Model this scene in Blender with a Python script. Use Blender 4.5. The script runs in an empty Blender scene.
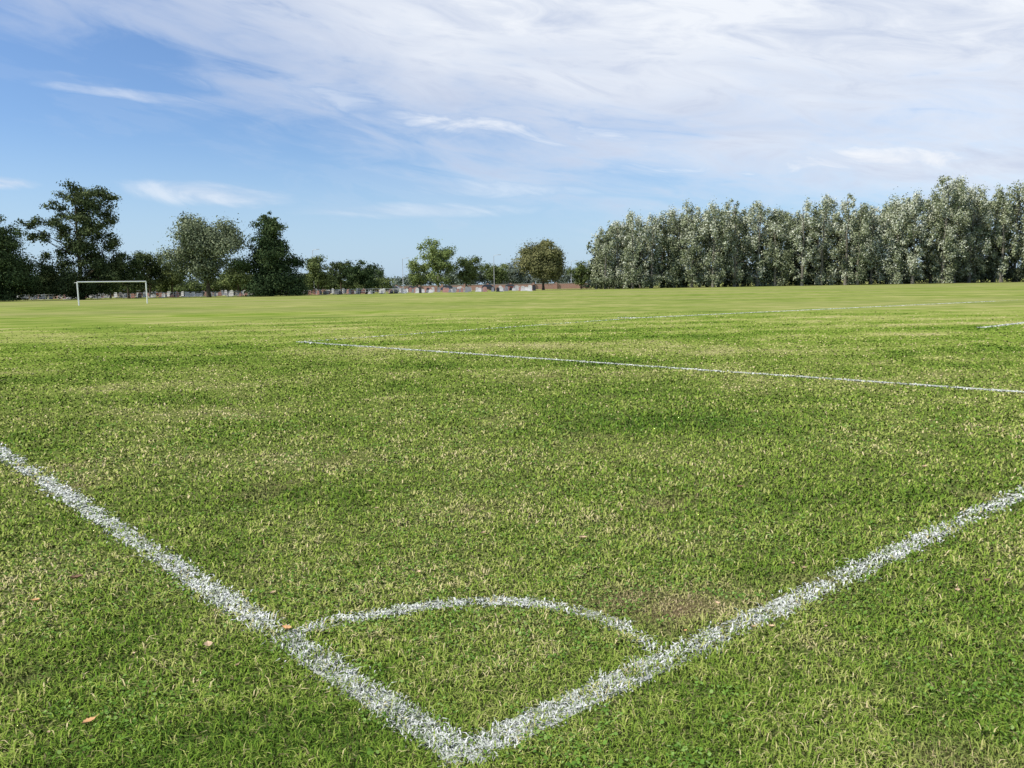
import bpy, math, random
import numpy as np
from mathutils import Vector, Matrix

SEED = 7
rng = np.random.default_rng(SEED)
random.seed(SEED)
scene = bpy.context.scene
scene.view_settings.view_transform = 'Standard'
try: scene.view_settings.look = 'None'
except Exception: pass
scene.view_settings.exposure = 0

SUN_AZ = -108.0     # degrees from +Y, clockwise positive
SUN_EL = 42.0

# ------------------------------------------------------------------ node helpers
class NT:
    def __init__(s, tree):
        s.t = tree; s.n = tree.nodes; s.l = tree.links
    def new(s, typ, **kw):
        nd = s.n.new(typ)
        for k, v in kw.items(): setattr(nd, k, v)
        return nd
    def put(s, sock, val):
        if hasattr(val, 'is_output'): s.l.new(val, sock)
        else: sock.default_value = val
    def m(s, op, a, b=0.0, c=0.0, clamp=False):
        nd = s.new('ShaderNodeMath', operation=op, use_clamp=clamp)
        s.put(nd.inputs[0], a); s.put(nd.inputs[1], b); s.put(nd.inputs[2], c)
        return nd.outputs[0]
    def mapr(s, v, a, b, c=0.0, d=1.0, smooth=False):
        nd = s.new('ShaderNodeMapRange')
        if smooth: nd.interpolation_type = 'SMOOTHSTEP'
        for i, x in enumerate((v, a, b, c, d)): s.put(nd.inputs[i], x)
        return nd.outputs[0]
    def mix(s, f, a, b, mode='MIX'):
        nd = s.new('ShaderNodeMix', data_type='RGBA', blend_type=mode)
        s.put(nd.inputs[0], f)
        for sock, v in ((nd.inputs[6], a), (nd.inputs[7], b)):
            if isinstance(v, tuple) and len(v) == 3: v = v + (1,)
            s.put(sock, v)
        return nd.outputs[2]
    def noise(s, vec, scale, detail=3, rough=0.5, dist=0.0):
        nd = s.new('ShaderNodeTexNoise')
        s.put(nd.inputs['Vector'], vec); nd.inputs['Scale'].default_value = scale
        nd.inputs['Detail'].default_value = detail; nd.inputs['Roughness'].default_value = rough
        nd.inputs['Distortion'].default_value = dist
        return nd.outputs[0]
    def comb(s, x, y, z):
        nd = s.new('ShaderNodeCombineXYZ')
        s.put(nd.inputs[0], x); s.put(nd.inputs[1], y); s.put(nd.inputs[2], z)
        return nd.outputs[0]
    def ramp(s, f, stops):
        nd = s.new('ShaderNodeValToRGB'); s.put(nd.inputs[0], f)
        cr = nd.color_ramp
        while len(cr.elements) < len(stops): cr.elements.new(0.5)
        for e, (p, c) in zip(cr.elements, stops):
            e.position = p; e.color = tuple(c) + (1,)
        return nd.outputs[0]
    def attr(s, name): return s.new('ShaderNodeAttribute', attribute_name=name).outputs['Fac']
    def soft_normal(s, k):
        N = s.new('ShaderNodeNewGeometry').outputs['Normal']
        mx = s.new('ShaderNodeMix', data_type='VECTOR'); mx.inputs[0].default_value = k
        s.l.new(N, mx.inputs[4]); mx.inputs[5].default_value = (0, 0, 1)
        nn = s.new('ShaderNodeVectorMath', operation='NORMALIZE'); s.l.new(mx.outputs[1], nn.inputs[0])
        return nn.outputs[0]

def new_mat(name):
    m = bpy.data.materials.new(name); m.use_nodes = True
    for n in list(m.node_tree.nodes): m.node_tree.nodes.remove(n)
    nt = NT(m.node_tree)
    out = nt.new('ShaderNodeOutputMaterial')
    return m, nt, out

def principled(nt, col, rough=0.7, spec=0.2, metal=0.0):
    p = nt.new('ShaderNodeBsdfPrincipled')
    if isinstance(col, tuple) and len(col) == 3: col = col + (1,)
    nt.put(p.inputs['Base Color'], col)
    nt.put(p.inputs['Roughness'], rough)
    p.inputs['Specular IOR Level'].default_value = spec
    p.inputs['Metallic'].default_value = metal
    return p

def leafy(nt, out, col, k):
    d = nt.new('ShaderNodeBsdfDiffuse'); nt.l.new(col, d.inputs[0])
    if k > 0: nt.l.new(nt.soft_normal(k), d.inputs['Normal'])
    nt.l.new(d.outputs[0], out.inputs[0])

def simple_mat(name, col, rough=0.6, var=0.15, scale=6.0, spec=0.3, metal=0.0):
    m, nt, out = new_mat(name)
    g = nt.new('ShaderNodeNewGeometry').outputs['Position']
    n = nt.noise(g, scale, 2, 0.6)
    c = nt.mix(nt.mapr(n, 0.3, 0.7), tuple(x * (1 - var) for x in col), tuple(min(1, x * (1 + var)) for x in col))
    p = principled(nt, c, rough, spec, metal)
    nt.l.new(p.outputs[0], out.inputs[0])
    return m

# ------------------------------------------------------------------ mesh helper
def mesh_from_arrays(name, verts, polys_list, mats, tone=None, mat_idx=None, smooth=False, extra=None):
    me = bpy.data.meshes.new(name)
    verts = np.asarray(verts, dtype=np.float32)
    loops = []; starts = []; pos = 0
    for n, arr in polys_list:
        arr = np.asarray(arr, dtype=np.int32)
        if len(arr) == 0: continue
        loops.append(arr.ravel())
        starts.append(pos + np.arange(len(arr)) * n)
        pos += arr.size
    loops = np.concatenate(loops).astype(np.int32); starts = np.concatenate(starts).astype(np.int32)
    me.vertices.add(len(verts)); me.vertices.foreach_set('co', verts.ravel())
    me.loops.add(len(loops)); me.loops.foreach_set('vertex_index', loops)
    me.polygons.add(len(starts)); me.polygons.foreach_set('loop_start', starts)
    if mat_idx is not None: me.polygons.foreach_set('material_index', np.asarray(mat_idx, dtype=np.int32))
    if smooth: me.polygons.foreach_set('use_smooth', np.ones(len(starts), dtype=bool))
    me.update(calc_edges=True)
    for nm, arr in ([('tone', tone)] if tone is not None else []) + list((extra or {}).items()):
        at = me.attributes.new(nm, 'FLOAT', 'POINT')
        at.data.foreach_set('value', np.asarray(arr, dtype=np.float32))
    for m in mats: me.materials.append(m)
    ob = bpy.data.objects.new(name, me)
    scene.collection.objects.link(ob)
    return ob

# ------------------------------------------------------------------ noise fields (numpy)
def vnoise(px, py, s, seed):
    ca, sa = math.cos(seed * 1.3), math.sin(seed * 1.3)
    gx = (px * ca - py * sa) / s + seed * 7.31; gy = (px * sa + py * ca) / s - seed * 3.77
    ix = np.floor(gx).astype(np.int64); iy = np.floor(gy).astype(np.int64)
    fx = gx - ix; fy = gy - iy
    fx = fx * fx * (3 - 2 * fx); fy = fy * fy * (3 - 2 * fy)
    def h(a, b):
        k = (a * 374761393 + b * 668265263 + seed * 1442695) & 0x7fffffff
        k = ((k ^ (k >> 13)) * 1274126177) & 0x7fffffff
        return ((k ^ (k >> 16)) & 0xffff) / 65535.0
    return (h(ix, iy) * (1 - fx) + h(ix + 1, iy) * fx) * (1 - fy) + (h(ix, iy + 1) * (1 - fx) + h(ix + 1, iy + 1) * fx) * fy
def fbm(x, y, s, seed, o=3):
    t = 0; a = 1; w = 0
    for i in range(o):
        t = t + a * vnoise(x, y, s / 2 ** i, seed + i * 11); w += a; a *= .6
    return t / w - .5
def aniso(x, y, s, ratio, ang, seed, o=2):
    ca, sa = math.cos(ang), math.sin(ang)
    u = (x * ca + y * sa) / ratio; v = -x * sa + y * ca
    t = 0; a = 1; w = 0
    for i in range(o):
        S_ = s / 2 ** i
        t = t + a * vnoise(u / S_ + 31.7 * (seed + i), v / S_ + 17.3 * (seed + i), 1.0, 0); w += a; a *= .6
    return t / w - .5
def field(x, y):
    """wear / dryness of the turf at a ground point"""
    d = np.hypot(x, y)
    f = .28 * fbm(x, y, 8.0, 2, 2) + .75 * fbm(x, y, 1.9, 5, 3) + .75 * fbm(x, y, .55, 8, 3)
    k = np.interp(d, [4, 12], [.35, 1.0])
    f += .55 * k * aniso(x, y, 1.2, 9, .05, 4, 2)              # mowing passes
    f += .11 * k * np.tanh(3 * np.sin((-x * math.sin(.12) + y * math.cos(.12)) * 2 * math.pi / 3.2 + 2.0 * fbm(x, y, 9, 71, 1)))
    f += .30 * aniso(x, y, 2.2, 14, -.82, 6, 1)
    f += 1.1 * np.clip(fbm(x, y, 1.3, 63, 3) - .10, 0, 1)       # thin dry patches
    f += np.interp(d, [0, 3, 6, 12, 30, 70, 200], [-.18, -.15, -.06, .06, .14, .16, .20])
    r2 = ((x - .80) / .55) ** 2 + ((y - 3.60) / .20) ** 2
    f += .30 * np.exp(-r2) + .12 * np.exp(-(((x - 1.3) / .9) ** 2 + ((y - 3.0) / .6) ** 2))
    return f
def mudf(x, y):
    r2 = ((x - .74) / .50) ** 2 + ((y - 3.60) / .17) ** 2
    r2b = ((x - 1.5) / .22) ** 2 + ((y - 3.83) / .10) ** 2
    n = fbm(x, y, .16, 31, 3)
    return np.clip(.8 * np.exp(-r2) + .5 * np.exp(-r2b) + n * 1.4 * np.exp(-r2 * .5) + np.clip(fbm(x, y, .7, 51, 3) - .20, 0, 1) * 3.2, 0, .85)

# ------------------------------------------------------------------ markings layout (metres)
C = np.array([-0.18, 2.40])
segs = []
def seg(p, q, w=0.115, s=0.92): segs.append((np.array(p, float), np.array(q, float), w, s))
dL = np.array([-0.679, 0.734]); dR = np.array([0.777, 0.629])
seg(C, C + dL * 55, .124, .80); seg(C, C + dR * 50, 0.124, 0.66)
arc = [(-.97, 3.33), (-.794, 3.45), (-.54, 3.565), (-.33, 3.625), (-.12, 3.64), (.06, 3.625), (.206, 3.57), (.35, 3.47), (.458, 3.35), (.52, 3.22), (.548, 3.12)]
for i in range(len(arc) - 1):
    seg(arc[i], arc[i + 1], 0.095 if i < 6 else 0.08, 0.78 if i < 5 else 0.46)
seg((7.85, 8.95), (-5.9, 22.2), 0.13, 0.80)
seg((-5.9, 22.2), (5.4, 33.5), 0.10, 0.30)
seg((5.4, 33.5), (31.2, 48.8), 0.20, .7)
seg((4.6, 34.2), (5.4, 33.5), 0.20, .9)
seg((13.6, 23.2), (24, 31.5), 0.15, 0.85)

def paint_test(x, y):
    P = np.stack([x, y], 1); best = np.zeros(len(x))
    wob = 1 + .5 * fbm(x, y, .12, 91, 2)
    for p, q, w, s in segs:
        d = q - p; L2 = d @ d
        t = np.clip(((P - p) @ d) / L2, 0, 1)
        dd = np.linalg.norm(P - (p + t[:, None] * d), axis=1)
        edge = (w / 2 * wob + rng.normal(0, 0.015, len(x)))
        best = np.maximum(best, np.where(dd < edge, s, 0))
    return best

# ------------------------------------------------------------------ grass materials
GR = [(0.0, (.048, .102, .015)), (0.28, (.132, .225, .028)), (0.52, (.235, .320, .052)), (0.76, (.40, .415, .130)), (1.0, (.60, .51, .28))]
m, nt, out = new_mat('grass_blades')
col = nt.ramp(nt.attr('tone'), GR)
col = nt.mix(nt.attr('mud'), col, (.30, .22, .135))
leafy(nt, out, col, .64)
mat_blade = m

m, nt, out = new_mat('grass_field')
pos = nt.new('ShaderNodeNewGeometry').outputs['Position']
f = nt.attr('f'); v = nt.noise(pos, 60.0, 2, 0.7); v2 = nt.noise(pos, 8.0, 3, 0.7)
t = nt.m('ADD', nt.m('ADD', 0.45, nt.m('MULTIPLY', f, 0.62)), nt.m('ADD', nt.m('MULTIPLY', nt.m('SUBTRACT', v, 0.5), 0.35), nt.m('MULTIPLY', nt.m('SUBTRACT', v2, 0.5), 0.5)))
green = nt.ramp(t, [(p_, tuple(c_ * .76 for c_ in col_)) for p_, col_ in GR])  # blade ramp darkened: blade self-shading put into the flat sheet's colour
green = nt.mix(nt.attr('dry'), green, (.27, .255, .110))
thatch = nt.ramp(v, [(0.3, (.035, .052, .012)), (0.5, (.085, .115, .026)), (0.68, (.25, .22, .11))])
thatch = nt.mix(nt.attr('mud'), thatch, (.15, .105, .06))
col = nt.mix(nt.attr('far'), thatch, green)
d = nt.new('ShaderNodeBsdfDiffuse'); nt.l.new(col, d.inputs[0]); nt.l.new(d.outputs[0], out.inputs[0])
mat_ground = m

m, nt, out = new_mat('painted_grass')
leafy(nt, out, nt.ramp(nt.attr('tone'), [(0.0, (.26, .32, .17)), (0.35, (.54, .57, .48)), (1.0, (.80, .80, .78))]), .5)
mat_white = m

m, nt, out = new_mat('line_chalk')
pos = nt.new('ShaderNodeNewGeometry').outputs['Position']
n = nt.noise(pos, 45.0, 3, 0.7); n2 = nt.noise(pos, 3.0, 2, 0.6)
a = nt.mapr(nt.m('ADD', n, nt.m('MULTIPLY', nt.m('SUBTRACT', n2, 0.5), 0.9)), 0.46, 0.62)
p = principled(nt, nt.mix(n, (.45, .48, .38), (.80, .80, .78)), 0.9, 0.1)
tr = nt.new('ShaderNodeBsdfTransparent'); ms = nt.new('ShaderNodeMixShader'); nt.l.new(nt.m('MULTIPLY', a, nt.attr('tone')), ms.inputs[0])
nt.l.new(tr.outputs[0], ms.inputs[1]); nt.l.new(p.outputs[0], ms.inputs[2])
nt.l.new(ms.outputs[0], out.inputs[0]); mat_chalk = m

# ------------------------------------------------------------------ ground sheet (one graded grid to the horizon)
gxp = np.concatenate([np.arange(0, 8, .25), np.arange(8, 40, .6), np.arange(40, 140, 1.5), np.geomspace(140, 3000, 20)])
gx = np.concatenate([-gxp[:0:-1], gxp])
gy = np.concatenate([-np.geomspace(3000, 3, 14), np.arange(0, 12, .25), np.arange(12, 60, .5), np.arange(60, 160, 1.0), np.geomspace(160, 3000, 20)])
GX, GY = np.meshgrid(gx, gy); px_, py_ = GX.ravel(), GY.ravel()
nx, ny = len(gx), len(gy)
I = (np.arange(ny - 1)[:, None] * nx + np.arange(nx - 1)[None, :]).ravel()
ff = field(px_, py_)
dd_ = np.hypot(px_, py_)
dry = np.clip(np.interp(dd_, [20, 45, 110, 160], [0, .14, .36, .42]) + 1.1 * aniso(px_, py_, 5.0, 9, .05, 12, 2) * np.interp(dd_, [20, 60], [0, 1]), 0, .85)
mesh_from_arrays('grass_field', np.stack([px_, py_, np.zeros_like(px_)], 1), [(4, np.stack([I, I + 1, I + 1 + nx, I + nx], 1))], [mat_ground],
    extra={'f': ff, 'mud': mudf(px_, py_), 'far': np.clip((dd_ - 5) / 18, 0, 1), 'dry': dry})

# ------------------------------------------------------------------ grass blades
def blades(x, y, wd, ht, lean, tone, name, mat, mud=None):
    n = len(x)
    a = rng.uniform(0, 2 * np.pi, n); b = a + np.pi / 2 + rng.normal(0, .5, n)
    wx, wy = np.cos(a) * wd / 2, np.sin(a) * wd / 2
    lx, ly = np.cos(b) * lean * ht, np.sin(b) * lean * ht
    z = np.zeros(n)
    v0 = np.stack([x - wx, y - wy, z], 1); v1 = np.stack([x + wx, y + wy, z], 1)
    hm = ht * 0.7
    v2 = np.stack([x + wx * .85 + lx * .4, y + wy * .85 + ly * .4, hm], 1)
    v3 = np.stack([x - wx * .85 + lx * .4, y - wy * .85 + ly * .4, hm], 1)
    v4 = np.stack([x + lx, y + ly, ht * (1 - .25 * lean)], 1)
    V = np.stack([v0, v1, v2, v3, v4], 1).reshape(-1, 3)
    i = np.arange(n) * 5
    q = np.stack([i, i + 1, i + 2, i + 3], 1); t = np.stack([i + 3, i + 2, i + 4], 1)
    return mesh_from_arrays(name, V, [(4, q), (3, t)], [mat], tone=np.repeat(tone, 5), extra=None if mud is None else {'mud': np.repeat(mud, 5)})

R1, R2 = 1.6, 42.0
N = 480000
r = np.exp(rng.uniform(np.log(R1), np.log(R2), N))
th = rng.uniform(-math.radians(43), math.radians(43), N)
keep = rng.random(N) < np.clip((R2 - r) / 26, 0, 1)
r, th = r[keep], th[keep]; N = len(r)
x = r * np.sin(th); y = r * np.cos(th)
cl = vnoise(x, y, 0.04, 3) * .55 + vnoise(x, y, 0.12, 5) * .45
cl2 = vnoise(x, y, 0.45, 9)
F_ = field(x, y); MU = mudf(x, y)
wd = 0.0037 * np.maximum(1.0, r / 2.6) * rng.uniform(.6, 1.4, N)
ht = (0.005 + 0.026 * cl + 0.007 * cl2) * rng.uniform(.6, 1.4, N) * np.clip(1.0 - .6 * F_, .45, 1.3) * (1 - .5 * MU) * np.interp(r, [8, 30], [1, .75])
lean = rng.uniform(.3, 1.9, N)
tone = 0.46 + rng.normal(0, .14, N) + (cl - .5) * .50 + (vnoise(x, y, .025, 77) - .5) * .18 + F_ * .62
straw = rng.random(N) < (0.035 + 0.09 * (cl2 > .58) + .16 * np.clip(F_, 0, 1))
tone[straw] += rng.uniform(.25, .5, straw.sum())
mudv = MU * rng.uniform(.3, 1.2, N) + (rng.random(N) < .02) * .7
ps = paint_test(x, y)
def wearf(x, y): return vnoise(x, y, .30, 21) * .38 + vnoise(x, y, .04, 22) * .62
wear = wearf(x, y)
painted = (ps > 0) & (rng.random(N) < ps * np.clip(-.12 + 1.7 * wear, 0, 1.0))
gsel = ~painted
blades(x[gsel], y[gsel], wd[gsel], ht[gsel], lean[gsel], np.clip(tone[gsel], 0, 1), 'grass', mat_blade, np.clip(mudv[gsel], 0, 1))
wt = rng.uniform(.1, 1.0, N)
ob_white = blades(x[painted], y[painted], wd[painted] * 1.15, ht[painted] * .85, lean[painted], wt[painted], 'pitch_markings', mat_white)
pe = []
for p, q, w, s in segs:
    L = np.linalg.norm(q - p); d = (q - p) / L; nrm = np.array([-d[1], d[0]])
    for lo, hi, dn in ((0, 9.5, 12000), (9.5, 55, 2600)):
        n = int(L * w * dn * s)
        t = rng.random(n) * L; o = rng.normal(0, w * .34, n)
        P = p + t[:, None] * d + o[:, None] * nrm
        R_ = np.hypot(P[:, 0], P[:, 1]); k = (R_ >= lo) & (R_ < hi)
        pe.append(P[k])
pe = np.concatenate(pe)
wr = wearf(pe[:, 0], pe[:, 1]); rr = np.hypot(pe[:, 0], pe[:, 1])
k = rng.random(len(pe)) < np.clip(-.75 + 2.5 * wr + np.interp(rr, [9, 15], [0, .4]), 0, 1)
pe, rr = pe[k], rr[k]; n = len(pe)
ob2 = blades(pe[:, 0], pe[:, 1], .0052 * np.clip(rr / 2.6, 1, 7), rng.uniform(.006, .022, n) * np.interp(rr, [9, 20], [1, 1.2]), rng.uniform(.6, 2.0, n), rng.uniform(.05, 1, n), 'painted_tufts', mat_white)
ob2.parent = ob_white
V = []; Q = []; T = []
for p, q, w, s in segs:
    d = (q - p) / np.linalg.norm(q - p); nn = np.array([-d[1], d[0]]) * w / 2
    k = len(V); zz = 0.004 + 0.0006 * (len(Q) % 13)
    for a in (p - nn, q - nn, q + nn, p + nn): V.append((a[0], a[1], zz)); T.append(s)
    Q.append([k, k + 1, k + 2, k + 3])
sheet = mesh_from_arrays('chalk_sheet', V, [(4, Q)], [mat_chalk], tone=T); sheet.parent = ob_white

# clover / broad-leaved weeds
mclov, nt, out = new_mat('clover')
leafy(nt, out, nt.ramp(nt.attr('tone'), [(0, (.06, .13, .02)), (.6, (.13, .24, .04)), (1, (.24, .34, .10))]), .3)
N2 = 80000
r = np.exp(rng.uniform(np.log(1.6), np.log(10), N2)); th = rng.uniform(-.76, .76, N2)
cx = r * np.sin(th); cy = r * np.cos(th)
dens = vnoise(cx, cy, .45, 41) * .5 + vnoise(cx, cy, .10, 42) * .5
k = (dens > .56) & (paint_test(cx, cy) == 0)
cx, cy, r = cx[k], cy[k], r[k]; n = len(cx)
cz = rng.uniform(.010, .026, n); rad = rng.uniform(.003, .0075, n) * np.maximum(1, r / 5)
a0 = rng.uniform(0, 6.28, n); tilt = rng.uniform(-.6, .6, (n, 2))
vv = []
for j in range(6):
    a = a0 + j * math.pi / 3
    ex = np.cos(a) * rad; ey = np.sin(a) * rad
    vv.append(np.stack([cx + ex, cy + ey, cz + ex * tilt[:, 0] + ey * tilt[:, 1]], 1))
V = np.stack(vv, 1).reshape(-1, 3); i = np.arange(n) * 6
mesh_from_arrays('clover', V, [(6, np.stack([i + j for j in range(6)], 1))], [mclov], tone=np.repeat(rng.random(n), 6))

# ------------------------------------------------------------------ fallen leaves
def leaf_geo(cx, cy, size, rot, curl, z0=.022):
    prof = [(-1.0, 0.0), (-.7, .22), (-.45, .5), (-.2, .42), (0.0, .66), (.25, .45), (.5, .5), (.72, .2), (1.0, 0.0)]
    V = []; F = []
    for sgn in (-1, 0, 1):
        for (t, w) in prof:
            lx = t * size / 2; ly = sgn * w * size / 2
            lz = curl * (abs(sgn) * w * size * .55) + curl * .35 * size * t * t
            V.append((cx + lx * math.cos(rot) - ly * math.sin(rot), cy + lx * math.sin(rot) + ly * math.cos(rot), z0 + lz))
    n = len(prof)
    for row in (0, 1):
        for i in range(n - 1):
            a = row * n + i
            F.append((a, a + 1, a + n + 1, a + n))
    a = len(V)
    for s_ in (-1, 1):
        for t_, zz in ((-1.0, 0), (-1.45, .25 * size)):
            lx = t_ * size / 2; ly = s_ * .0012
            V.append((cx + lx * math.cos(rot) - ly * math.sin(rot), cy + lx * math.sin(rot) + ly * math.cos(rot), z0 + curl * .35 * size + zz * .4))
    F.append((a, a + 1, a + 3, a + 2))
    return V, F
lm = [simple_mat('dry_leaf_orange', (.60, .34, .15), .6, .3, 60), simple_mat('dry_leaf_tan', (.50, .36, .22), .7, .3, 60), simple_mat('dry_leaf_brown', (.17, .10, .055), .7, .3, 60)]
spots = [(-1.29, 3.19, .060, 1), (-1.486, 2.61, .05, 0), (.398, 4.52, .055, 1), (-2.28, 4.0, .075, 2), (-2.32, 3.71, .045, 0), (1.63, 5.62, .07, 2), (-1.0, 3.33, .055, 0), (.72, 3.25, .02, 0), (3.2, 6.1, .06, 1), (2.3, 3.75, .045, 2)]
for (a, b, s_, mi) in spots:
    V, F = leaf_geo(a, b, s_, random.uniform(0, 6.28), random.uniform(.3, .9))
    me = bpy.data.meshes.new('fallen_leaf'); me.from_pydata(V, [], F); me.materials.append(lm[mi])
    o = bpy.data.objects.new('fallen_leaf', me); scene.collection.objects.link(o)
V = []; F = []
for i in range(90):
    rr_ = math.exp(random.uniform(math.log(3), math.log(30))); tt = random.uniform(-.8, .8)
    v, f = leaf_geo(rr_ * math.sin(tt), rr_ * math.cos(tt), random.uniform(.015, .04), random.uniform(0, 6.28), random.uniform(.2, .9))
    F += [tuple(q + len(V) for q in f_) for f_ in f]; V += v
me = bpy.data.meshes.new('leaf_litter'); me.from_pydata(V, [], F); me.materials.append(lm[1])
scene.collection.objects.link(bpy.data.objects.new('leaf_litter', me))

# ------------------------------------------------------------------ trees
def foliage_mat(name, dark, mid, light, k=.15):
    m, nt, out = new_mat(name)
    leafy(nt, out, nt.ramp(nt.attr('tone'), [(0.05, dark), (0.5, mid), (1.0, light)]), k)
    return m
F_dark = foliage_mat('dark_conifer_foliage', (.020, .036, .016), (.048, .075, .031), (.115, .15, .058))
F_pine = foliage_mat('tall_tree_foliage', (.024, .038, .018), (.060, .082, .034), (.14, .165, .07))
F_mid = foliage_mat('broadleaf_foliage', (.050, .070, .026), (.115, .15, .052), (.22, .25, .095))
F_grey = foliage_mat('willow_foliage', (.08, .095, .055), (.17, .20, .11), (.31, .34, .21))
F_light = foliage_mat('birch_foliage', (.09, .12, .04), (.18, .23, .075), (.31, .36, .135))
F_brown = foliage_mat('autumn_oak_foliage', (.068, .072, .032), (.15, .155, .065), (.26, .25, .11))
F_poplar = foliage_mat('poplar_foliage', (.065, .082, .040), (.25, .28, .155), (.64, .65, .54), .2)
F_far = foliage_mat('hazed_distant_foliage', (.09, .115, .09), (.14, .17, .13), (.20, .23, .17))  # distance haze painted into the leaf colours
bark = simple_mat('bark', (.11, .085, .062), .9, .35, 3.0, .1)
bark_pale = simple_mat('pale_bark', (.17, .155, .125), .9, .35, 2.0, .1)

class TB:
    def __init__(s): s.V = []; s.T = []; s.n = 0; s.quads = []; s.mi = []
    def add(s, V, Q, tone, mi):
        s.V.append(V); s.quads.append(np.asarray(Q) + s.n); s.n += len(V)
        s.T.append(tone); s.mi.append(np.full(len(Q), mi))
    def tube(s, pts, rad, ns=7):
        pts = np.asarray(pts, float); V = []; Q = []
        for i, (p, r) in enumerate(zip(pts, rad)):
            d = pts[min(i + 1, len(pts) - 1)] - pts[max(i - 1, 0)]; d = d / (np.linalg.norm(d) + 1e-9)
            a = np.cross(d, [1, 0.1, 0]) if abs(d[0]) < .9 else np.cross(d, [0, 1, 0]); a /= np.linalg.norm(a); b = np.cross(d, a)
            for k in range(ns):
                t = 2 * math.pi * k / ns; V.append(p + r * (math.cos(t) * a + math.sin(t) * b))
        for i in range(len(pts) - 1):
            for k in range(ns):
                Q.append((i * ns + k, i * ns + (k + 1) % ns, (i + 1) * ns + (k + 1) % ns, (i + 1) * ns + k))
        s.add(np.array(V), Q, np.full(len(V), .5), 0)
    def leaves(s, c, rad, n, size, tone, tj=.18, power=.55):
        d = rng.normal(size=(n, 3)); d /= np.linalg.norm(d, axis=1)[:, None]
        rr = rng.random(n) ** power
        rr *= rng.uniform(.7, 1.2, n)
        P = np.asarray(c) + d * rr[:, None] * np.asarray(rad)
        P[:, 2] = np.maximum(P[:, 2], .25)
        nv = d * .9 + rng.normal(size=(n, 3)) * .5 + np.array([0, 0, .3]); nv /= np.linalg.norm(nv, axis=1)[:, None]
        up = rng.normal(size=(n, 3)); u = np.cross(nv, up); u /= np.linalg.norm(u, axis=1)[:, None] + 1e-9
        v = np.cross(nv, u); L = size * rng.uniform(.6, 1.35, n)
        a = u * (L * .5)[:, None]; b = v * (L * .34)[:, None]
        V = np.stack([P - a, P - b, P + a, P + b], 1).reshape(-1, 3); i = np.arange(n) * 4
        tt = np.clip(tone + rng.normal(0, tj, n), 0, 1)
        s.add(V, np.stack([i, i + 1, i + 2, i + 3], 1), np.repeat(tt, 4), 1)
    def build(s, name, mats):
        return mesh_from_arrays(name, np.concatenate(s.V), [(4, np.concatenate(s.quads))], mats, tone=np.concatenate(s.T), mat_idx=np.concatenate(s.mi))

def U(a, b): return float(rng.uniform(a, b))

def limb(tb, base, tip, r0, r1, wob=.5):
    base = np.array(base); tip = np.array(tip); pts = []
    for t in np.linspace(0, 1, 5):
        p = base * (1 - t) + tip * t; p = p + rng.normal(0, wob, 3) * math.sin(math.pi * t) * .5
        p[2] -= math.sin(math.pi * t) * wob * .6
        pts.append(p)
    tb.tube(pts, np.linspace(r0, r1, 5), 5)

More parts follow.
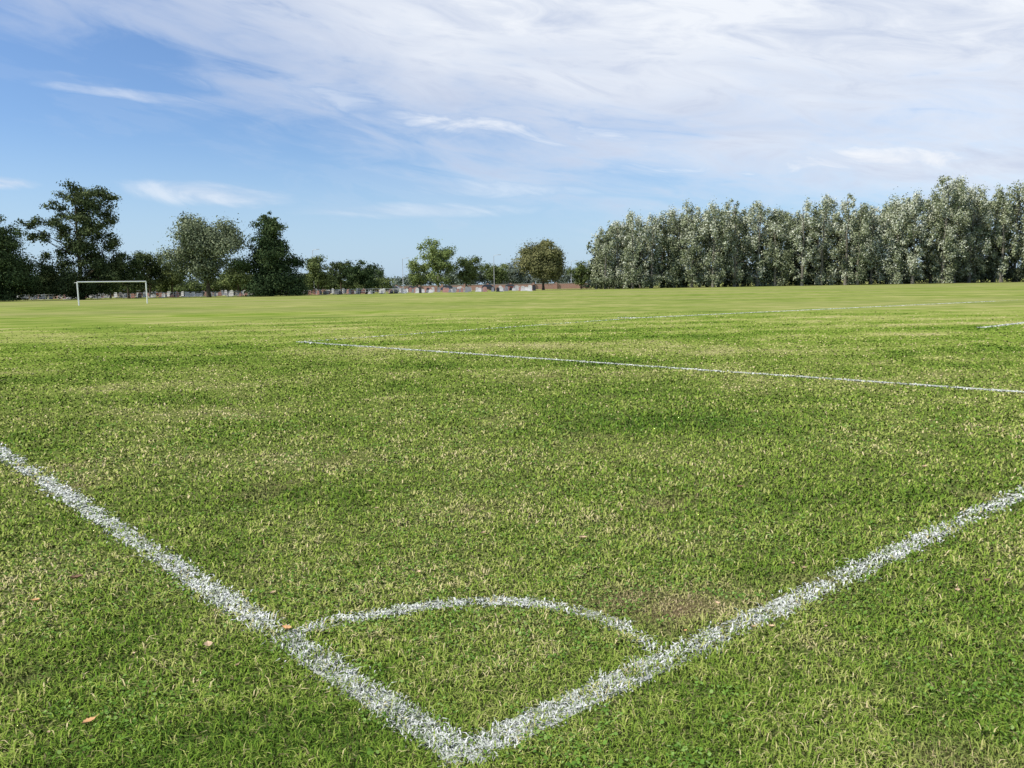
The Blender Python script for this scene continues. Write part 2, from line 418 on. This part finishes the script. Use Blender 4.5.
def tree(name, X, Y, H, W, kind, fm, size=.36, dens=1.0, bk=None, tb=None, toneb=0.0):
    own = tb is None
    if own: tb = TB()
    o = np.array([X, Y, 0.0]); tr = max(.14, H * (.021 if kind != 'poplar' else .014))
    lean = rng.normal(0, .015, 2) * H
    def axis(z): return o + np.array([lean[0] * (z / H) ** 1.5, lean[1] * (z / H) ** 1.5, z])
    top = H * (.9 if kind not in ('round', 'bush') else .6)
    zs = np.linspace(0, top, 8)
    tb.tube([axis(z) + np.append(rng.normal(0, .012 * H * min(1, z / H), 2), 0) for z in zs], [tr * (1.35 if i == 0 else 1) * (1 - .85 * z / top) + .03 for i, z in enumerate(zs)], 9)
    cl = []
    if kind == 'round':
        n = int(40 * max(1, W / 10)); zb = H * .08
        zc = (H + zb) / 2; hz = (H - zb) / 2
        ph = U(0, 6)
        for i in range(n):
            d = rng.normal(size=3); d /= np.linalg.norm(d)
            q = U(.25, .84); k = 1 + .18 * math.sin(2 * math.atan2(d[2], d[0]) + ph) + U(-.12, .12)
            rx = W * U(.09, .18)
            c = o + np.array([d[0] * q * W / 2 * k, d[1] * q * W / 2 * k, zc + d[2] * q * hz * (1 + U(-.08, .06))])
            cl.append((c, (rx, rx, rx * U(.65, .95))))
    elif kind == 'cone':
        n = 50; ph = U(0, 6)
        for i in range(n):
            z = H * (.04 + .91 * (i / n)); f = z / H
            R = W / 2 * min(1, 1.22 * (1 - f) ** .55 + .08) * (1 + .16 * math.sin(f * 19 + ph) + U(-.1, .1))
            for k in range(3 if f < .6 else 2):
                a = U(0, 6.28); q = U(.1, .88) * R * (1.22 if math.cos(a) * math.sin(f * 11) > .3 else .92)
                rx = max(.6, R * U(.26, .46))
                cl.append((axis(z) + np.array([math.cos(a) * q, math.sin(a) * q, U(-.5, .5)]), (rx, rx, rx * U(.5, .85))))
    elif kind == 'tall':
        for (fx, fz, rx, rz) in [(.10, .93, .18, .055), (.26, .91, .18, .06), (-.03, .88, .16, .05), (.40, .85, .14, .05), (.16, .83, .24, .07), (-.17, .80, .13, .045), (.33, .77, .20, .07),
                (.05, .74, .22, .07), (-.28, .70, .14, .05), (-.42, .67, .12, .05), (-.20, .63, .15, .05), (.20, .67, .22, .07), (.36, .65, .10, .05), (-.02, .60, .20, .07), (-.44, .56, .11, .04), (-.32, .53, .15, .05),
                (.22, .56, .20, .07), (-.08, .49, .20, .08), (.33, .47, .16, .08), (.12, .44, .24, .09), (-.24, .40, .15, .07), (.05, .34, .26, .10), (.30, .32, .20, .10), (-.20, .28, .2, .10), (.1, .22, .28, .11), (-.32, .19, .17, .1), (.38, .19, .16, .1), (-.08, .15, .24, .1), (.25, .12, .2, .09), (.02, .08, .25, .07), (-.25, .08, .2, .06)]:
            for k in range(6):
                c = axis(fz * H) + np.array([(fx + U(-.08, .08)) * W, U(-.28, .28) * W * (1.1 - fz * .5), U(-.04, .04) * H])
                rr_ = U(.38, .68)
                cl.append((c, (rx * W * rr_, rx * W * rr_, rz * H * U(.6, .95))))
    elif kind == 'poplar':
        n = int(H * 2.2 * max(1, W / 7.5)); zb = U(.02, .09); sh = U(.40, .62); pw = U(1.8, 3.0)
        for i in range(n):
            z = H * (zb + (.94 - zb) * (i + U(0, 1)) / n); f = z / H
            R = W / 2 * (min(1, .8 + f * .6) if f < sh else max(.18, 1 - ((f - sh) / (1.07 - sh)) ** pw))
            a = U(0, 6.28); q = R * U(.15, .92); rx = W * U(.07, .16)
            cl.append((axis(z) + np.array([math.cos(a) * q, math.sin(a) * q, 0]), (rx, rx, rx * U(.8, 2.0))))
    elif kind == 'bush':
        for i in range(int(10 + W)):
            a = U(0, 6.28); q = U(0, .8) * W / 2; z = U(.25, .75) * H * (1 - .4 * (q / (W / 2)) ** 2); rx = W * U(.12, .2)
            cl.append((o + np.array([math.cos(a) * q, math.sin(a) * q, z]), (rx, rx, H * U(.15, .25))))
    for i, (c, rd) in enumerate(cl):
        if kind == 'bush' or i % 3: continue
        zb_ = max(H * .06, min(top * .95, c[2] - np.hypot(c[0] - X, c[1] - Y) * .55))
        limb(tb, axis(zb_), c, tr * .26 * (1.1 - zb_ / H) + .02, .02, .3)
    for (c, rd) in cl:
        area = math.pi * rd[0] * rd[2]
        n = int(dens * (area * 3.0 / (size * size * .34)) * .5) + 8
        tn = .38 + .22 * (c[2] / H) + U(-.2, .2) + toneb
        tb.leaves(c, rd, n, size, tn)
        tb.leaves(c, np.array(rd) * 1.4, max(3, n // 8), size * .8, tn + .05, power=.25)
    if own: return tb.build(name, [bk or bark, fm])

def bx(px, Y): return (px - 510) / 806.0 * Y
Yt = 150
tree('cypress_tree', bx(-6, 140), 140, 15.8, 12.5, 'cone', F_dark, .34, 1.2)
tree('tall_oak_tree', bx(81, Yt), Yt, 21.2, 16.5, 'tall', F_pine, .36, 1.0)
tree('willow_tree', bx(208, Yt), Yt, 17.2, 16.0, 'round', F_grey, .36, 1.2)
tree('cypress_tree', bx(271, Yt), Yt, 16.0, 11.0, 'cone', F_dark, .34, 1.2)
for px, Y, h, w, f in [(45, 165, 6.5, 9, F_dark), (20, 170, 6, 9, F_mid), (128, 158, 9.5, 8, F_dark), (150, 165, 10.5, 10, F_pine), (172, 172, 8.5, 9, F_mid), (110, 170, 8, 8, F_dark), (238, 175, 8.5, 10, F_mid), (318, 168, 8.5, 8.5, F_mid), (341, 164, 7.8, 7.0, F_pine)]:
    tree('hedgerow_tree', bx(px, Y), Y, h, w, 'round', f, .36, 1.1)
tree('holly_tree', bx(366, 158), 158, 7.3, 7.8, 'round', F_dark, .32, 1.5)
tree('birch_tree', bx(438, 185), 185, 13.4, 10.0, 'round', F_light, .36, 1.2, bark_pale)
tree('birch_tree', bx(417, 190), 190, 8.6, 7.5, 'round', F_light, .36, 1.0, bark_pale)
tree('birch_tree', bx(466, 190), 190, 9.0, 9.5, 'round', F_mid, .36, 1.0, bark)
tree('oak_tree', bx(543, 180), 180, 12.4, 14.2, 'round', F_brown, .36, 1.9)
tree('oak_tree', bx(581, 195), 195, 7.4, 7, 'round', F_mid, .36, 1.1)
tree('oak_tree', bx(496, 215), 215, 8.4, 9, 'round', F_mid, .36, 1.1)
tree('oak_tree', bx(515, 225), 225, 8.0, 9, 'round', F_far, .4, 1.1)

tb = TB()
tops = [(602, 15.0), (616, 16.8), (634, 16.8), (655, 17.6), (674, 18.4), (694, 18.9), (714, 19.0), (734, 19.4), (755, 19.3), (776, 18.4), (797, 18.0), (817, 18.8), (838, 19.6), (857, 18.6), (873, 17.0),
        (890, 19.6), (911, 20.6), (933, 22.6), (956, 23.0), (978, 21.8), (1000, 22.8), (1022, 23.6), (1046, 22.8), (1070, 22), (1095, 22), (1120, 21), (1150, 22), (1180, 21)]
for i, (px, h) in enumerate(tops):
    Y = 180 - i * .35
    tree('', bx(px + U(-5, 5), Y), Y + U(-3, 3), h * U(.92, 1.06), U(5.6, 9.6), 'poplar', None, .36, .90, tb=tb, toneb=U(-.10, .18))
    tree('', bx(px + 11, Y), Y + 6 + U(-1.5, 1.5), h * U(.86, .97), U(7.0, 9.5), 'poplar', None, .42, .8, tb=tb, toneb=U(-.20, -.0))  # rear row toned down: shading between crowns put into leaf colour
    tree('', bx(px + 4, Y), Y + 11 + U(-1.5, 1.5), h * U(.78, .90), U(9, 11.0), 'poplar', None, .60, .7, tb=tb, toneb=-.18)  # last row darker too, crown shading painted in leaf tone
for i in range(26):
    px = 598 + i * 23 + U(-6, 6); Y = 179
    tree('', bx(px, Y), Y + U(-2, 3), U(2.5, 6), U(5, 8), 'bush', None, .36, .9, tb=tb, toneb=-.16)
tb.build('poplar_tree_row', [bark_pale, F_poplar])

tb = TB()
for i in range(60):
    X = -240 + i * 7.6 + U(-2, 2); Y = 262 + U(-12, 12)
    tree('', X, Y, U(5.5, 9.0), U(9, 13), 'bush', None, .6, .9, tb=tb)
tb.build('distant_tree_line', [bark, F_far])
tb = TB()
for i in range(40):
    px = -60 + i * 11.5; Y = 198
    if 385 < px: break
    tree('', bx(px, Y), Y + U(-2, 2), U(3.2, 6.2), U(6, 9), 'bush', None, .4, 1.0, tb=tb, toneb=-.05)
tb.build('hedge', [bark, F_mid])

# ------------------------------------------------------------------ boxes helper
def add_box(V, F, c, s, rotz=0):
    k = len(V); cs, sn = math.cos(rotz), math.sin(rotz)
    for dz in (-.5, .5):
        for dx, dy in ((-.5, -.5), (.5, -.5), (.5, .5), (-.5, .5)):
            a, b = dx * s[0], dy * s[1]
            V.append((c[0] + a * cs - b * sn, c[1] + a * sn + b * cs, c[2] + dz * s[2]))
    for f in ((0, 3, 2, 1), (4, 5, 6, 7), (0, 1, 5, 4), (1, 2, 6, 5), (2, 3, 7, 6), (3, 0, 4, 7)): F.append(tuple(k + j for j in f))
def pyobj(name, V, F, mats, mi=None, parent=None):
    me = bpy.data.meshes.new(name); me.from_pydata(V, [], F)
    for m in mats: me.materials.append(m)
    if mi: me.polygons.foreach_set('material_index', mi)
    o = bpy.data.objects.new(name, me); scene.collection.objects.link(o)
    if parent: o.parent = parent
    return o

# ------------------------------------------------------------------ goal
white = simple_mat('white_paint', (.80, .80, .79), .35, .04, 3.0, .5)
def tube_obj(name, pts, r, mat, parent, ns=14):
    t = TB(); t.tube(pts, [r] * len(pts), ns)
    o = t.build(name, [mat])
    for p in o.data.polygons: p.use_smooth = True
    o.parent = parent; return o
goal = bpy.data.objects.new('football_goal', None); scene.collection.objects.link(goal)
gl = np.array([-46.4, 86.5]); gr = np.array([-41.6, 92.2])
gd = (gr - gl); gd = gd / np.linalg.norm(gd) * 7.44; gr = gl + gd
gn = np.array([-gd[1], gd[0]]) / 7.44
tube_obj('left_post', [(gl[0], gl[1], 0), (gl[0], gl[1], 1.2), (gl[0], gl[1], 2.50)], .068, white, goal)
tube_obj('right_post', [(gr[0], gr[1], 0), (gr[0], gr[1], 1.2), (gr[0], gr[1], 2.50)], .068, white, goal)
tube_obj('crossbar', [(gl[0], gl[1], 2.5), ((gl[0] + gr[0]) / 2, (gl[1] + gr[1]) / 2, 2.5), (gr[0], gr[1], 2.5)], .068, white, goal)
for p in (gl, gr):
    b = p + gn * .7
    tube_obj('net_bracket', [(p[0], p[1], 2.46), (b[0], b[1], 2.44)], .018, white, goal, 8)

# ------------------------------------------------------------------ cemetery stones, wall, fence, cars, lamps
st_m = [simple_mat('pale_marble', (.64, .62, .59), .6, .2, 1), simple_mat('grey_granite', (.30, .30, .31), .5, .2, 1), simple_mat('pink_granite', (.46, .27, .22), .5, .2, 1), simple_mat('black_granite', (.05, .05, .055), .3, .2, 1)]
V = []; F = []; MI = []
for i in range(340):
    Y = U(160, 190); X = bx(U(-40, 535), Y)
    w, h, d = U(.5, .85), U(.6, 1.25), .14
    k = len(V); prof = [(-w / 2, 0), (w / 2, 0), (w / 2, h * .78), (w * .36, h * .93), (0, h), (-w * .36, h * .93), (-w / 2, h * .78)]
    for dy in (-d / 2, d / 2):
        for (a, z) in prof: V.append((X + a, Y + dy, z))
    n = 7; F.append(tuple(k + j for j in range(n))); F.append(tuple(k + n + j for j in reversed(range(n))))
    for j in range(n): F.append((k + j, k + n + j, k + n + (j + 1) % n, k + (j + 1) % n))
    q = random.choice([0, 0, 0, 1, 1, 2, 2, 3]); MI += [q] * (n + 2)
    c0 = len(F); add_box(V, F, (X, Y - .7, .06), (w * 1.2, 1.2, .12)); MI += [q] * (len(F) - c0)
pyobj('cemetery_headstones', V, F, st_m, MI)

mb, nt, out = new_mat('red_brick')
tc = nt.new('ShaderNodeTexCoord').outputs['Object']; sp = nt.new('ShaderNodeSeparateXYZ'); nt.l.new(tc, sp.inputs[0])
br = nt.new('ShaderNodeTexBrick'); nt.l.new(nt.comb(sp.outputs[0], sp.outputs[2], 0.0), br.inputs[0])
br.inputs['Scale'].default_value = 4.4; br.inputs[1].default_value = (.40, .20, .15, 1); br.inputs[2].default_value = (.47, .27, .20, 1); br.inputs[3].default_value = (.40, .37, .34, 1)
nt.l.new(principled(nt, br.outputs[0], .9, .1).outputs[0], out.inputs[0])
cop = simple_mat('stone_coping', (.42, .40, .36), .8, .15, 2)
V = []; F = []; MI = []
Yw = 212; xa, xb = bx(-60, Yw), bx(590, Yw)
c0 = len(F); add_box(V, F, ((xa + xb) / 2, Yw, .7), (xb - xa, .24, 1.4)); MI += [0] * (len(F) - c0)
c0 = len(F); add_box(V, F, ((xa + xb) / 2, Yw, 1.46), (xb - xa + .1, .34, .12)); MI += [1] * (len(F) - c0)
xx = xa
while xx < xb:
    c0 = len(F); add_box(V, F, (xx, Yw - .3, .87), (.5, .3, 1.74)); MI += [0] * (len(F) - c0); xx += 6
pyobj('brick_wall', V, F, [mb, cop], MI)

steel = simple_mat('galvanised_steel', (.42, .43, .43), .5, .1, 2, .5, .2)
V = []; F = []
xa, xb = bx(-60, 154), bx(400, 154)
n = int((xb - xa) / 2.5)
for i in range(n + 1): add_box(V, F, (xa + i * 2.5, 154, .55), (.08, .08, 1.1))
add_box(V, F, ((xa + xb) / 2, 153.93, 1.02), (xb - xa, .04, .06)); add_box(V, F, ((xa + xb) / 2, 153.93, .55), (xb - xa, .04, .05))
pyobj('railing_fence', V, F, [steel])

glass = simple_mat('car_glass', (.03, .035, .04), .1, .1, 1, .6); rub = simple_mat('tyre_rubber', (.03, .03, .03), .8, .1, 1)
def car(X, Y, rot, col):
    e = bpy.data.objects.new('parked_car', None); scene.collection.objects.link(e)
    pm = simple_mat('car_paint', col, .25, .03, 1, .5)
    low = [(-2.1, .28), (2.1, .28), (2.15, .6), (2.0, .78), (1.15, .90), (-1.75, .93), (-2.08, .80), (-2.13, .5)]
    cab = [(1.1, .90), (.45, 1.40), (-1.0, 1.44), (-1.72, .93)]
    def ext(prof, hw, hw2, nm, mt):
        V = []; n = len(prof); F = []
        for sgn in (-1, 1):
            for (a, z) in prof: V.append((a, sgn * (hw if z < .95 else hw2), z))
        F.append(tuple(reversed(range(n)))); F.append(tuple(range(n, 2 * n)))
        for j in range(n): F.append((j, (j + 1) % n, n + (j + 1) % n, n + j))
        return pyobj(nm, V, F, [mt], parent=e)
    ext(low, .86, .86, 'body', pm); ext(cab, .80, .62, 'windows', glass)
    ext([(.42, 1.405), (.40, 1.45), (-.95, 1.49), (-1.0, 1.445)], .64, .62, 'roof', pm)
    for wx_ in (-1.3, 1.3):
        for wy_ in (-.80, .80):
            t = TB(); t.tube([(wx_, wy_ - .1, .32), (wx_, wy_ - .099, .32), (wx_, wy_ + .099, .32), (wx_, wy_ + .1, .32)], [.02, .32, .32, .02], 16)
            o = t.build('wheel', [rub]); o.parent = e
    e.location = (X, Y, 0); e.rotation_euler = (0, 0, rot)
cols = [(.6, .6, .6), (.22, .05, .04), (.07, .09, .16), (.4, .41, .42), (.6, .6, .6), (.04, .04, .045), (.28, .1, .07)]
for i, px in enumerate([36, 62, 152, 178, 196, 232, 305, 334, 396, 412, 449, 486, 511]):
    car(bx(px, 205), 205 + U(-2, 1), U(-.25, .25) + (math.pi if i % 2 else 0), cols[(i * 3) % 7])

def lamp(px, Y, H):
    e = bpy.data.objects.new('street_lamp', None); scene.collection.objects.link(e)
    X = bx(px, Y)
    t = TB(); t.tube([(X, Y, 0), (X, Y, 1.2), (X, Y, 1.25), (X, Y, H)], [.11, .11, .075, .05], 8)
    t.tube([(X, Y, H), (X + .25, Y - .1, H + .22), (X + 1.1, Y - .3, H + .3)], [.05, .04, .035], 6)
    o = t.build('column', [steel]); o.parent = e
    V = []; F = []; add_box(V, F, (X + 1.35, Y - .36, H + .31), (.65, .24, .13), -.26)
    pyobj('lantern', V, F, [steel], parent=e)
lamp(403, 200, 8.0); lamp(494, 195, 8.2); lamp(314, 190, 10.0); lamp(571, 215, 7)

# ------------------------------------------------------------------ world
w = bpy.data.worlds.new('World'); scene.world = w; w.use_nodes = True
for n_ in list(w.node_tree.nodes): w.node_tree.nodes.remove(n_)
nt = NT(w.node_tree)
out = nt.new('ShaderNodeOutputWorld'); bg = nt.new('ShaderNodeBackground'); bg.inputs[1].default_value = 0.12
sky = nt.new('ShaderNodeTexSky', sky_type='NISHITA'); sky.sun_disc = False
sky.sun_elevation = math.radians(SUN_EL); sky.sun_rotation = math.radians(SUN_AZ)
sky.air_density = 1.0; sky.dust_density = 0.6; sky.ozone_density = 2.0
D = nt.new('ShaderNodeTexCoord').outputs['Generated']
sp = nt.new('ShaderNodeSeparateXYZ'); nt.l.new(D, sp.inputs[0])
az = nt.m('MULTIPLY', nt.m('ARCTAN2', sp.outputs[0], sp.outputs[1]), 57.2958)
el = nt.m('MULTIPLY', nt.m('ARCSINE', sp.outputs[2]), 57.2958)
edge = nt.m('ADD', nt.m('ADD', 8.6, nt.m('MULTIPLY', az, -0.20)), nt.m('MULTIPLY', nt.m('MULTIPLY', az, az), .002))
u = nt.m('SUBTRACT', az, nt.m('MULTIPLY', el, .2)); v = nt.m('ADD', el, nt.m('MULTIPLY', az, .17))
n1 = nt.noise(nt.comb(nt.m('MULTIPLY', u, .055), nt.m('MULTIPLY', v, .22), 3.1), 1.0, 6, .58, .6)
n2 = nt.noise(nt.comb(nt.m('MULTIPLY', u, .14), nt.m('MULTIPLY', v, .62), 7.7), 1.0, 7, .60, .8)
h = nt.m('SUBTRACT', el, edge)
q = nt.m('ADD', nt.m('MULTIPLY', h, .12), nt.m('ADD', nt.m('MULTIPLY', nt.m('SUBTRACT', n1, .5), 2.4), nt.m('MULTIPLY', nt.m('SUBTRACT', n2, .5), 1.9)))
q = nt.m('MINIMUM', q, nt.mapr(h, -3.0, 2.5, -.3, 3.0))
m1 = nt.mapr(q, -.60, .95, 0.0, .97, True)
m1 = nt.m('MULTIPLY', m1, nt.mapr(az, -34, -4, .60, 1.0))
def blob(a0, e0, wa, we, s, tilt=0.0):
    da = nt.m('SUBTRACT', az, a0)
    dx = nt.m('DIVIDE', da, wa); dy = nt.m('DIVIDE', nt.m('SUBTRACT', nt.m('SUBTRACT', el, e0), nt.m('MULTIPLY', da, tilt)), we)
    r2 = nt.m('ADD', nt.m('MULTIPLY', dx, dx), nt.m('MULTIPLY', dy, dy))
    r2 = nt.m('ADD', r2, nt.m('MULTIPLY', nt.m('SUBTRACT', n2, .5), 3.8))
    return nt.mapr(r2, -.6, 1.5, s, 0, True)
mm = m1
for args in [(-20.0, 6.2, 5.0, .8, .60, -.05), (-31.6, 6.5, 1.8, .38, .8, 0), (0, 6.6, 7, .7, .42, -.02), (-7, 5.2, 8, .5, .4, 0), (-24, 12.0, 5, .35, .45, -.06), (-14, 12.6, 7, .8, .5, -.1), (-2.5, 11.0, 6, .9, .85, -.08), (6, 9.6, 7, 1.2, .75, -.12), (24, 7.4, 13, 1.0, 1.0, -.04)]:
    mm = nt.m('MAXIMUM', mm, blob(*args))
skyc = nt.mix(1.0, sky.outputs[0], (.84, 1.0, 1.24), 'MULTIPLY')
hz = nt.mapr(el, 0, 11, .7, 0.0, True)
skyc = nt.mix(hz, skyc, (4.2, 5.7, 7.5))
shade = nt.mapr(nt.m('ADD', nt.m('MULTIPLY', n2, .8), nt.m('MULTIPLY', n1, .3)), .44, .72)
cc = nt.mix(shade, (7.5, 7.8, 8.3), (5.0, 5.6, 6.9))
fin = nt.mix(mm, skyc, cc)
nt.l.new(fin, bg.inputs[0]); nt.l.new(bg.outputs[0], out.inputs[0])

# ------------------------------------------------------------------ sun
sl = bpy.data.lights.new('sun', 'SUN'); sl.energy = 4.9; sl.angle = math.radians(.5); sl.color = (1, .95, .86)
so = bpy.data.objects.new('sun', sl); scene.collection.objects.link(so)
a, e = math.radians(SUN_AZ), math.radians(SUN_EL)
sd = Vector((math.sin(a) * math.cos(e), math.cos(a) * math.cos(e), math.sin(e)))
so.rotation_euler = sd.to_track_quat('Z', 'Y').to_euler(); so.location = sd * 60

# ------------------------------------------------------------------ camera
cam = bpy.data.cameras.new('camera'); cam.sensor_width = 36; cam.lens = 28.125; cam.clip_end = 6000; cam.clip_start = .05
co = bpy.data.objects.new('camera', cam); scene.collection.objects.link(co)
R = Matrix.Rotation(math.radians(90 - 7.13), 4, 'X') @ Matrix.Rotation(math.radians(-1.0), 4, 'Z')
co.matrix_world = Matrix.Translation((0, 0, 1.5)) @ R
scene.camera = co
